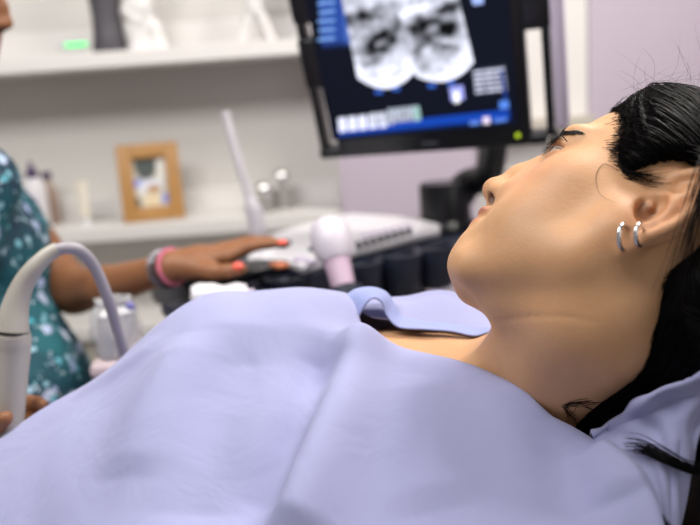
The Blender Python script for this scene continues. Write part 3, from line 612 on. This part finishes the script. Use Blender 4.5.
# hair: a mass on the scalp that falls behind the neck
hs = SDF()
hs.ell(h(-.006,.058), [.104,.092,.083], .0, HB); hs.ell(h(.050,.112,.022), [.028,.022,.030], .02, HB)
def front(u): return np.interp(u, [-.06,-.02,.0,.012,.022,.035,.055,.075,.093,.11,.14], [-.014,-.020,-.012,.012,.028,.036,.044,.058,.074,.086,.092])
hair2 = SDF()
fall = [h(-.085,.035,.02), h(-.105,-.01,.03), P(700,300,.572), P(682,338,.572), P(650,384,.592), P(610,411,.606), P(586,424,.613)]
hair2.chain(fall, [.06,.05,.044,.038,.028,.016,.006], .03, .02)
fall2 = [h(-.10,.02,-.02), P(745,320,.66), P(740,370,.67), P(690,400,.68)]
hair2.chain(fall2, [.075,.07,.06,.04], .03, .02)
def hairf(X, block=None):
    ql = hloc(X); d = hs(X); wob = .002*np.sin(ql[...,2]*900)*np.sin(ql[...,1]*400)
    fr_ = ql[...,0]-front(ql[...,1])-wob
    ear = (np.linalg.norm((ql-np.array([-.026,.0,.080]))/np.array([.040,.046,.040]), axis=-1)-1)*.04
    d = np.maximum(d, np.maximum(fr_, .35*(fr_+.0)))
    # thin out to nothing at the hairline
    d = np.maximum(d, b(X)-np.clip(-fr_*.45,.0,.014)-.0002)
    d = np.maximum(d, -ear)
    d2 = hair2(X); k = .02; hh = np.maximum(k-np.abs(d-d2),0)/k; d = np.minimum(d,d2)-hh*hh*k*.25
    k = .012; ne = -ear; hh = np.maximum(k-np.abs(d-ne),0)/k; return np.maximum(d, ne)+hh*hh*k*.25
V,F = surface(hairf, [.06,.40,.88], [.46,.80,1.32], .003)
hair = from_arrays('hair', V, F, MT['scalp'], pat)
# strands traced over it, from the hairline and parting to the back, then down behind the neck
EC = np.array([-.006,.058,0]); ER = np.array([.105,.093,.084])
def onto(qv, lift): d = (qv-EC)/ER; return EC+ER*d/np.linalg.norm(d)*(1+lift)
def grad(X, f, e=4e-4):
    d = f(X); return d, np.stack([f(X+ax)-d for ax in np.eye(3)*e], -1)/e
def unitv(v): return v/(np.linalg.norm(v, axis=-1, keepdims=True)+1e-9)
gather = h(-.10,.01,.045); fl = catmull(fall[1:], 60); ft = np.gradient(fl, axis=0); ft = unitv(ft)
def trace(X, steps, step, wander, lift):
    out = [X]; jit = rng.normal(0,1,X.shape)
    for i in range(steps):
        D2 = ((X[:,None,:]-fl[None])**2).sum(-1); k = D2.argmin(1); w = np.clip((.075-np.linalg.norm(X-gather, axis=1))/.05, 0, 1); w = np.maximum(w, (hloc(X)[:,0] < -.10) | (hloc(X)[:,1] < -.045))
        v = unitv(gather-X+HB[:,1]*.02)*(1-w[:,None])+(ft[k]+.3*unitv(fl[k]-X))*w[:,None]; jit = .8*jit+.6*rng.normal(0,1,X.shape); v = unitv(v)+wander*jit
        X = X+unitv(v)*step
        for _ in range(2): d, g = grad(X, hairf); gn = np.linalg.norm(g, axis=1, keepdims=True); X = X-unitv(g)*np.clip(d-lift, -.01, .01)[:,None]
        out.append(X)
    return np.stack(out, 1)
vis = np.einsum('ij,ij->i', CO-V, grad(V, hairf)[1]) > -.05
seeds = V[vis]; seeds = seeds[rng.choice(len(seeds), 4200, replace=len(seeds) < 4200)]
T_ = trace(seeds, 16, .0055, .045, rng.uniform(.0003,.0018,4200))
earx = lambda X: np.linalg.norm((hloc(X)-np.array([-.026,.0,.080]))/np.array([.040,.046,.040]), axis=-1)
T_ = [p for p in T_ if earx(p).min() > .90]
strands('hair_strands', [catmull(p, 20) for p in T_], .00027, MT['hair'], hair)
# fine hairs along the hairline, rooted in the skin
ps = []
roots = []
for k in range(700):
    u = rng.uniform(.010,.105); f0 = front(u)+abs(rng.normal(0,.0045))-.001
    ll = math.sqrt(max(0,1-((f0+.006)/.100)**2-((u-.058)/.09)**2))*.078; roots.append(h(f0,u,ll))
X = np.array(roots); X = X[earx(X) > 1.05]
for _ in range(5): d, g = grad(X, b); X = X-unitv(g)*(d-.0004)[:,None]
T_ = [X]; jit = rng.normal(0,1,X.shape)
for i in range(9):
    w_ = unitv(gather-X+HB[:,1]*.05)+.22*jit; X = X+unitv(w_)*.0035; both = lambda Y: np.minimum(b(Y), hairf(Y)); d, g = grad(X, both); X = X-unitv(g)*np.minimum(d-(.0006+.0004*i), .003)[:,None]; T_.append(X)
T_ = np.stack(T_, 1); strands('hairline_hairs', [catmull(p, 14) for p in T_], .00017, MT['hair'], hair)
ps = []
for k in range(70):                                                # strands across the top of the ear
    o = rng.normal(0,1,4); o3 = np.array([o[0]*.004,o[1]*.004,o[2]*.0015])
    pts_ = [np.array(p_)+o3*sc+rng.normal(0,.0006,3) for p_, sc in (((-.012,.054,.074),1.2),((-.029,.041,.094),1),((-.038,.016,.104),1),((-.050,-.016,.100),1.3),((-.068,-.055,.078),2))]
    ps.append(catmull([h(*p_) for p_ in pts_], 20))
strands('ear_strands', ps, .0003, MT['hair'], hair)
ps = []
for k in range(60):                                                # stray hairs on top and at the temple
    u = rng.uniform(.085,.15); l = rng.uniform(-.03,.06); base = onto(np.array([rng.uniform(.0,.07),u,l]), .01); d = rng.normal(0,1,3); d[1] = abs(d[1])+.4; d /= np.linalg.norm(d); c2 = rng.normal(0,1,3)*.012
    L_ = rng.uniform(.008,.03); ps.append(catmull([h(*base), h(*(base+d*L_*.5+c2*.4)), h(*(base+d*L_*.8+c2)), h(*(base+d*L_+c2*1.6))], 14))
strands('stray_hairs', ps, .0001, MT['hairb'], hair)
ps = []
for pts_ in (((618,170),(604,164),(596,176),(600,194),(616,203)),):
    strands('temple_curl', [catmull([near_skin(*p_)+.0006*view(near_skin(*p_)) for p_ in pts_], 24)], .00022, MT['hairb'], hair)
ps = []
for k in range(13):
    o = rng.normal(0,1,6); pts_ = ((594+o[0]*5,407+o[1]*5),(578+o[2]*4,404+o[1]*2),(567+o[3]*3,408+o[4]*3),(571+o[5]*4,419+o[4]*4),(582+o[3]*5,426))
    ps.append(catmull([near_skin(*p_)+.0008*view(near_skin(*p_)) for p_ in pts_], 20))
strands('nape_curls', ps, .0002, MT['hair'], hair)

# ------------------------------------------------------------------ the gown
rows = [
 [(-200,600,1.05),(-60,540,1.04),(80,480,1.02),(190,390,1.0),(300,370,.98),(325,365,.97),(338,360,.95),(346,352,.92)],
 [(-200,560,.90),(-60,500,.88),(50,438,.86),(125,376,.85),(200,322,.84),(260,306,.835),(320,303,.83),(348,306,.80)],
 [(-200,540,.82),(-60,478,.80),(30,420,.79),(100,377,.78),(190,304,.77),(250,294,.765),(310,291,.76),(354,301,.755)],
 [(-200,560,.74),(-60,500,.73),(30,443,.72),(100,402,.71),(190,336,.70),(250,323,.70),(310,322,.70),(372,342,.712)],
 [(-220,620,.66),(-70,560,.65),(20,500,.645),(90,455,.64),(180,400,.635),(260,385,.64),(345,375,.655),(460,366,.668)],
 [(-240,690,.6),(-80,630,.59),(20,575,.58),(90,530,.575),(190,480,.575),(290,460,.575),(400,435,.59),(545,408,.622)],
 [(-260,780,.55),(-90,720,.54),(20,670,.53),(100,620,.52),(200,570,.52),(310,545,.52),(440,510,.53),(594,436,.575)],
 [(-270,880,.52),(-90,830,.51),(20,780,.5),(110,730,.49),(220,680,.48),(340,650,.475),(490,600,.475),(645,480,.515)],
 [(-270,1050,.52),(-90,1000,.5),(30,950,.49),(120,900,.48),(230,850,.47),(350,820,.46),(505,760,.46),(672,560,.48)],
 [(-270,1250,.55),(-90,1200,.53),(30,1150,.52),(120,1100,.51),(230,1050,.5),(350,1020,.49),(520,940,.49),(690,700,.48)]]
R3 = [[P(*p) for p in r] for r in rows]
for i_ in (4,5): x_ = near_skin(*rows[i_][-1][:2]); R3[i_][-1] = x_+.004*view(x_)
G = net(R3, 150, 190); N = grid_normals(G)
if N[100,75]@view(G[100,75]) < 0: N = -N
def fold(poly, w, amp, skew=0):
    global G
    pl = np.array([P(*p) for p in poly]); d, t_, sd = seg_dist(G, pl); fade = np.minimum(1, np.minimum(t_*6, (1-t_)*6+.15)); ww = w*(1+skew*np.tanh(sd/(w*.5)))
    G = G+N*(amp*np.exp(-(d/ww)**2)*fade)[...,None]
fold([(362,318,.70),(350,350,.665),(335,410,.605),(305,480,.55),(270,560,.50)], .022, .029, .35)
fold([(335,335,.69),(318,390,.64),(290,450,.585),(240,540,.53)], .024, -.016)
fold([(250,330,.70),(225,400,.64),(205,470,.58),(185,540,.54)], .035, -.014)
fold([(190,330,.70),(150,400,.64),(120,470,.59)], .03, .007)
fold([(430,390,.65),(420,450,.59),(440,520,.53)], .03, .008); fold([(540,420,.62),(570,470,.56),(580,540,.5)], .026, -.014); fold([(590,445,.57),(625,500,.51)], .02, .010)
fold([(75,392,.76),(110,380,.745),(170,345,.72)], .012, .003); fold([(390,365,.68),(470,395,.64),(550,430,.6)], .016, .004)
u_ = np.linspace(0,1,150)[None,:]; v_ = np.linspace(0,1,190)[:,None]
G = G+N*(.0012*np.sin(u_*31+v_*17)*np.sin(v_*23-u_*9))[...,None]
d = b(G); push = np.clip(.006-d, 0, .06)
print('gown pushed', (push>0).mean(), push.max())
for _ in range(30): pp_ = np.pad(push,1,mode='edge'); push = np.maximum(np.clip(.003-d,0,.06), (pp_[:-2,1:-1]+pp_[2:,1:-1]+pp_[1:-1,:-2]+pp_[1:-1,2:])/4)
G = G+N*push[...,None]
gown = from_arrays('gown', G.reshape(-1,3), grid_faces(190,150), MT['gown'], pat)
gown.modifiers.new('thickness', 'SOLIDIFY').thickness = .0024
# the far half of the open neck, folded back over itself, and the tented placket
def sheet(name, rows, nu, nv, m, parent, th=.0014, wob=0, clear=.002):
    Gs = net([[P(*p) for p in r] for r in rows], nu, nv); Ns = grid_normals(Gs)
    if Ns[nv//2,nu//2]@view(Gs[nv//2,nu//2]) < 0: Ns = -Ns
    if wob: Gs = Gs+Ns*(wob*(np.sin(np.linspace(0,14,nu)[None,:]+np.linspace(0,9,nv)[:,None])+.6*np.sin(np.linspace(0,31,nu)[None,:]-np.linspace(0,17,nv)[:,None])))[...,None]
    if clear: Gs = Gs+Ns*np.clip(clear-b(Gs),0,.05)[...,None]
    o = from_arrays(name, Gs.reshape(-1,3), grid_faces(nv,nu), m, parent); o.modifiers.new('thickness','SOLIDIFY').thickness = th; return o
sheet('far_panel', [
 [(340,350,.95),(370,345,.93),(400,345,.92),(430,345,.91),(460,345,.90),(492,345,.88)],
 [(346,303,.80),(375,303,.805),(405,301,.81),(438,296,.81),(468,303,.80),(493,318,.785)],
 [(352,308,.77),(385,303,.775),(412,303,.78),(442,297,.785),(470,306,.775),(494,323,.755)],
 [(372,318,.745),(398,322,.745),(420,326,.745),(446,326,.745),(472,331,.73),(494,330,.715)]], 50, 26, MT['gown'], gown, clear=0)
sheet('collar', [
 [(345,297,.765),(356,290,.765),(372,288,.765),(386,293,.763),(394,305,.758),(402,317,.752),(424,322,.745),(450,324,.735),(474,329,.725),(490,328,.715)],
 [(349,303,.752),(360,294,.752),(374,292,.752),(385,298,.75),(391,311,.746),(401,323,.74),(424,327,.733),(450,329,.723),(474,334,.714),(490,331,.707)],
 [(356,326,.735),(364,308,.735),(373,299,.736),(381,303,.738),(387,317,.736),(399,328,.73),(424,330,.724),(450,332,.716),(474,336.5,.709),(489,333,.704)]], 70, 14, MT['collar'], gown, clear=0)
# bunched shoulder of the gown behind the neck
sheet('bunched_shoulder', [
 [(585,470,.66),(625,450,.67),(660,440,.68),(710,420,.69),(770,400,.7)],
 [(592,436,.585),(620,416,.575),(652,396,.548),(702,375,.525),(760,362,.525)],
 [(594,440,.575),(622,428,.565),(657,410,.542),(703,394,.522),(735,386,.525)],
 [(600,452,.562),(630,444,.552),(662,434,.538),(684,426,.526),(703,422,.526)],
 [(612,480,.54),(638,470,.535),(662,468,.525),(678,466,.522),(690,470,.528)],
 [(630,520,.52),(650,515,.51),(665,520,.51),(672,530,.51),(676,540,.52)]], 80, 80, MT['gown'], gown, .0016, .0014, clear=0)
ps = [catmull([P(720,470,.515), P(690,468,.512), P(668,458,.518), P(645,447,.535), P(630,446,.548)], 20)+np.outer(np.linspace(.3,1,20), rng.normal(0,1,3)*.004) for k in range(34)]
strands('shoulder_lock', ps, .00045, MT['hair'], hair)

# ------------------------------------------------------------------ exam couch
cc = thing('exam_couch', [-.25,.66,FL], 'black vinyl exam couch under the lying woman, its corner showing bottom right', 'couch')
Bc = np.asarray(Matrix.Rotation(math.radians(-15),3,'Y')); 
MB().box([-.02,.67,.775], [.75,.60,.09], Bc, .03).build('backrest', MT['vinyl'], cc)
MB().box([-.78,.67,.655], [.9,.60,.09], None, .03).build('seat_pad', MT['vinyl'], cc)
MB().box([.36,.60,.925], [.24,.44,.10], np.asarray(Matrix.Rotation(math.radians(-35),3,'Y')), .035).build('head_cushion', MT['vinyl'], cc)
mb = MB().box([-.45,.67,.28], [.5,.34,.6], None, .03); mb.box([-.45,.67,-.05], [1.1,.56,.09], None, .03); mb.build('pedestal', MT['white_pl'], cc)
mb = MB().box([-.35,.67,.575],[1.1,.55,.05],None,.01); mb.build('frame', MT['steel'], cc)

# ------------------------------------------------------------------ the sonographer, standing at the left
def unit(v): v = np.asarray(v, float); return v/np.linalg.norm(v)
SF = unit([.93,.20,-.22]); SU = unit(np.array([.2,.02,1])-SF*(np.array([.2,.02,1])@SF)); SL = np.cross(SU, SF); SB = np.c_[SF, SU, SL]
ST = P(11, 27, 1.24)-SB@np.array([.117,-.022,0])
def sh(f, u, l=0): return ST+SB@np.array([f,u,l])
son = thing('person', [-.58,1.28,FL], 'woman in a teal floral dress standing at the machine, one hand on its controls', 'person')
sn = SDF(); add_head(sn, sh, SB, 1.1)
nb = P(-62, 150, 1.30); chest = P(-42, 225, 1.30); belly = P(2, 395, 1.28); hip = P(-30, 470, 1.30)
shn = P(-23, 184, 1.17); shf = P(-14, 200, 1.42)
sn.chain([sh(-.02,-.02), sh(-.02,-.07), nb],[.055,.052,.06],.03)
sn.chain([nb, chest, belly, hip],[.07,.105,.105,.115],.06)
sn.chain([nb, shn],[.055,.05],.05); sn.chain([nb, shf],[.055,.05],.05)
elf = P(74, 291, 1.33); wrf = P(172, 267, 1.175); eln = P(-75, 335, 1.12); wrn = P(-45, 425, .90)
sn.chain([shf, P(34,246,1.37), elf],[.044,.040,.036],.03); sn.chain([elf, P(105,287,1.28), wrf],[.036,.034,.0205],.02)
sn.chain([shn, eln],[.048,.038],.03); sn.chain([eln, wrn],[.037,.023],.02)
# hand resting on the console
kn = [P(228,257,1.165), P(231,252,1.185), P(229,249,1.205), P(224,249,1.225)]
for i, k_ in enumerate(kn): sn.chain([wrf, wrf*.5+k_*.5+[0,0,.004], k_],[.0185,.0140,.0105],.012)
tips = [[(250,247,1.165),(268,244,1.17),(284,243.5,1.17)],[(255,243,1.195),(272,242,1.2),(286,245,1.195)],[(252,241,1.22),(268,241,1.225),(279,245,1.225)],[(244,242,1.24),(255,243,1.245),(264,246,1.245)]]
for k_, t_ in zip(kn, tips): sn.chain([k_]+[P(*q_) for q_ in t_],[.0102,.0086,.0076,.0062],.008,.004)
sn.chain([P(190,268,1.165), P(212,272,1.145), P(228,271,1.135), P(242,269,1.13)],[.017,.0125,.0100,.0080],.012,.005)
# hand around the scanning probe
pl = P(-18, 428, .845)
sn.chain([wrn, pl],[.022,.022],.015); sn.ell(pl, [.03,.022,.036], .015)
for y0, y1, dx in ((402,404,4),(418,421,3),(434,438,1),(450,455,-3)): sn.chain([P(-14,y0,.865), P(12,y0-2,.862), P(32+dx,y1,.842), P(37+dx,y1+1,.818)],[.0105,.0095,.0085,.0072],.006,.004)
sn.chain([P(-22,440,.83), P(-16,432,.80), P(-4,425,.777), P(6,418,.770)],[.014,.0115,.0095,.0075],.01,.005)
# legs
for s in (1,-1): 
    hp = hip+[.02,s*.08,0]; sn.chain([hp, [hp[0]+.03,hp[1],.36], [hp[0],hp[1],.0], [hp[0]+.0,hp[1],FL+.04]],[.085,.055,.045,.032],.03); sn.chain([[hp[0]-.03,hp[1],FL+.032],[hp[0]+.15,hp[1],FL+.024]],[.03,.022],.02)
V,F = surface(sn, [-.95,.64,FL-.02], [-.02,1.62,1.62], .004)
tone = head_tone(V, lambda X: (np.asarray(X)-ST)@SB, '#885a3b', '#8a4f35', '#87502f', '#7c3f38', '#4a2c1f', '#2a140c')
from_arrays('body', V, F, MT['skin2'], son, True, tone)
# dress
dr = SDF()
dr.chain([nb-[0,0,.05], chest, belly, hip, [hip[0]+.01,hip[1],.45]],[.075,.115,.116,.13,.17],.05); dr.chain([[hip[0]+.01,hip[1],.45],[hip[0]+.01,hip[1],.3]],[.17,.19],.04)
dr.ell(P(-14,248,1.27), [.085,.13,.075], .05); dr.ell(P(8,405,1.25), [.135,.14,.16], .05)
dr.chain([nb+[.02,-.02,-.04], shn],[.06,.058],.04); dr.chain([nb+[.02,.03,-.04], shf],[.06,.056],.04)
dr.cap(shn, shn*.62+eln*.38, .058, .060, .02); dr.cap(shf, P(27,240,1.38), .052, .047, .02)
def drf(X, block=None):
    d = dr(X, block) if block is not None else dr(X); d = d+.0025*np.sin(X[...,0]*70+X[...,2]*40)*np.sin(X[...,1]*50)
    return np.maximum(np.maximum(d, -(X[...,2]-.25)), -(np.linalg.norm(X-(nb+SF*.02+[0,0,.015]), axis=-1)-.075))
V,F = surface(drf, [-.95,.95,.2], [-.2,1.65,1.4], .006); from_arrays('dress', V, F, MT['dress'], son)
# hair
hs2 = SDF(); hs2.ell(sh(-.008,.060), [.107,.092,.086], .0, SB); hs2.chain([sh(-.08,.03), sh(-.10,-.04), sh(-.085,-.13)],[.05,.045,.03],.03)
def hf2(X, block=None):
    q = (X-ST)@SB; d = hs2(X); fr_ = q[...,0]-np.interp(q[...,1],[-.06,0,.02,.05,.09,.12],[-.02,-.01,.03,.05,.078,.09]); return np.maximum(d, fr_)
V,F = surface(hf2, ST-.25, ST+.22, .006); from_arrays('hair', V, F, MT['hair'], son)
for s in (1,-1): MB().ell(sh(.0715,.0210,s*.034), [.0120]*3, SB, 24).ell(sh(.0795,.0215,s*.0345), [.005,.0062,.0062], SB, 20, 1).build('eye', [MT['eye'], MT['iris']], son)
for s in (1,-1):
    strands('eyebrow', [[sh(.097-.018*(k/40)**1.6, .042+.007*math.sin(k/40*2.6)+rng.normal(0,.0015), s*(.012+.04*k/40)), sh(.098-.018*(k/40)**1.6, .045+.006*math.sin(k/40*2.6), s*(.018+.04*k/40))] for k in range(41)], .0008, MT['brow'], son)
    strands('eyelashes', [[sh(.087,.027,s*(.021+.028*k/24)), sh(.0935,.030,s*(.019+.032*k/24)), sh(.098,.035,s*(.018+.034*k/24))] for k in range(25)], .0006, MT['brow'], son)
# coral nails
def nail(px, py, d, px2, py2, d2, up=(0,-.35,1)):
    a = P(px,py,d); z = unit(P(px2,py2,d2)-a); Bn = basis(up, z); MB().ell(a, [.0085,.0058,.0026], Bn, 18).build('fingernail', MT['nail'], son)
nail(238,266,1.1225, 246,265,1.121, (0,-1,.5)); nail(282,242,1.166, 288,242.5,1.165)
# bracelets
wd = unit(wrf-P(105,285,1.28)); wc = wrf+wd*.002
o = thing('bracelet', wc, 'pink bead bracelet on the forearm resting on the machine', 'bracelet'); Bw = basis(wd)
for k in range(26): a = 2*math.pi*k/26; MB().ell(wc+Bw@np.array([.0262*math.cos(a),.0262*math.sin(a),0]), [.0036]*3, None, 12).build('bead', MT['pinkb'], o)
o = thing('bangle', wc-wd*.012, 'dark silver bangle beside the pink bracelet on the wrist', 'bracelet')
MB().torus(wc-wd*.013, .0285, .0028, Bw).build('outer_ring', mat('dark_silver','#77747c',.25,.9,noise=.1), o); MB().torus(wc-wd*.022, .029, .0022, Bw).build('inner_ring', mat('brushed_silver','#8d8a90',.35,.8,noise=.1), o)

# ------------------------------------------------------------------ scanning probe with its cable
pc = [P(4,475,.815), P(6,440,.805), P(9,395,.80), P(12,350,.795), P(12,331,.79)]
t = thing('abdominal_probe', pc[0], 'ivory ultrasound probe with an arching grey cable held on the covered belly', 'ultrasound probe')
q1 = catmull(pc, 40); r1 = np.interp(np.linspace(0,1,40),[0,.12,.3,.55,.85,.98,1],[.024,.0225,.0165,.0172,.0185,.0175,.0165]); MB().tube(q1, r1, 28).build('housing', MT['probe_w'], t)
pth = catmull([P(12,332,.79), P(15,308,.79), P(23,285,.79), P(36,266,.79), P(52,252,.795), P(68,248,.80), P(82,252,.81), P(95,268,.825), P(107,296,.84), P(116,325,.86), P(124,352,.875), P(132,395,.90), P(135,440,.93)], 120)
MB().tube(pth[:44], np.interp(np.linspace(0,1,44),[0,.06,.35,.75,1],[.0165,.0158,.0118,.0085,.0075]), 24).build('strain_relief', MT['probe_w'], t)
MB().tube(pth[42:], .0062, 18).build('cable', MT['cable'], t)
MB().torus(pc[-1], .0170, .0007, basis(pth[2]-pth[0])).build('seam_ring', mat('dark_seam','#6b665f',.5,noise=.05), t)

# ------------------------------------------------------------------ light
def area(name, loc, rot, size, power, col=(1,1,1), sy=None):
    l = bpy.data.lights.new(name, 'AREA'); l.energy = power; l.color = col; l.size = size
    if sy: l.shape = 'RECTANGLE'; l.size_y = sy
    o = bpy.data.objects.new(name, l); o.location = loc; o.rotation_euler = [math.radians(a) for a in rot]; COL.objects.link(o); return o
area('ceiling_panel_light', (.95,1.25,2.5), (-8,14,0), .7, 45, (1,.95,.88))
area('shelf_panel_light', (-.7,.5,2.45), (50,0,0), 1.4, 37, (1,.98,.96), .5)  # added lamp aimed at the back wall to brighten it; no such fitting
area('window_daylight', (1.6,-.8,1.9), (62,0,45), 1.2, 7, (1,.95,.88))  # added fill from the camera side; the room has no window there
w = bpy.data.worlds.new('world'); S.world = w; w.use_nodes = True; w.node_tree.nodes['Background'].inputs[0].default_value = (.92,.90,.92,1); w.node_tree.nodes['Background'].inputs[1].default_value = .30
S.view_settings.view_transform = 'Standard'; S.view_settings.look = 'None'; S.view_settings.exposure = 0; S.view_settings.gamma = 1
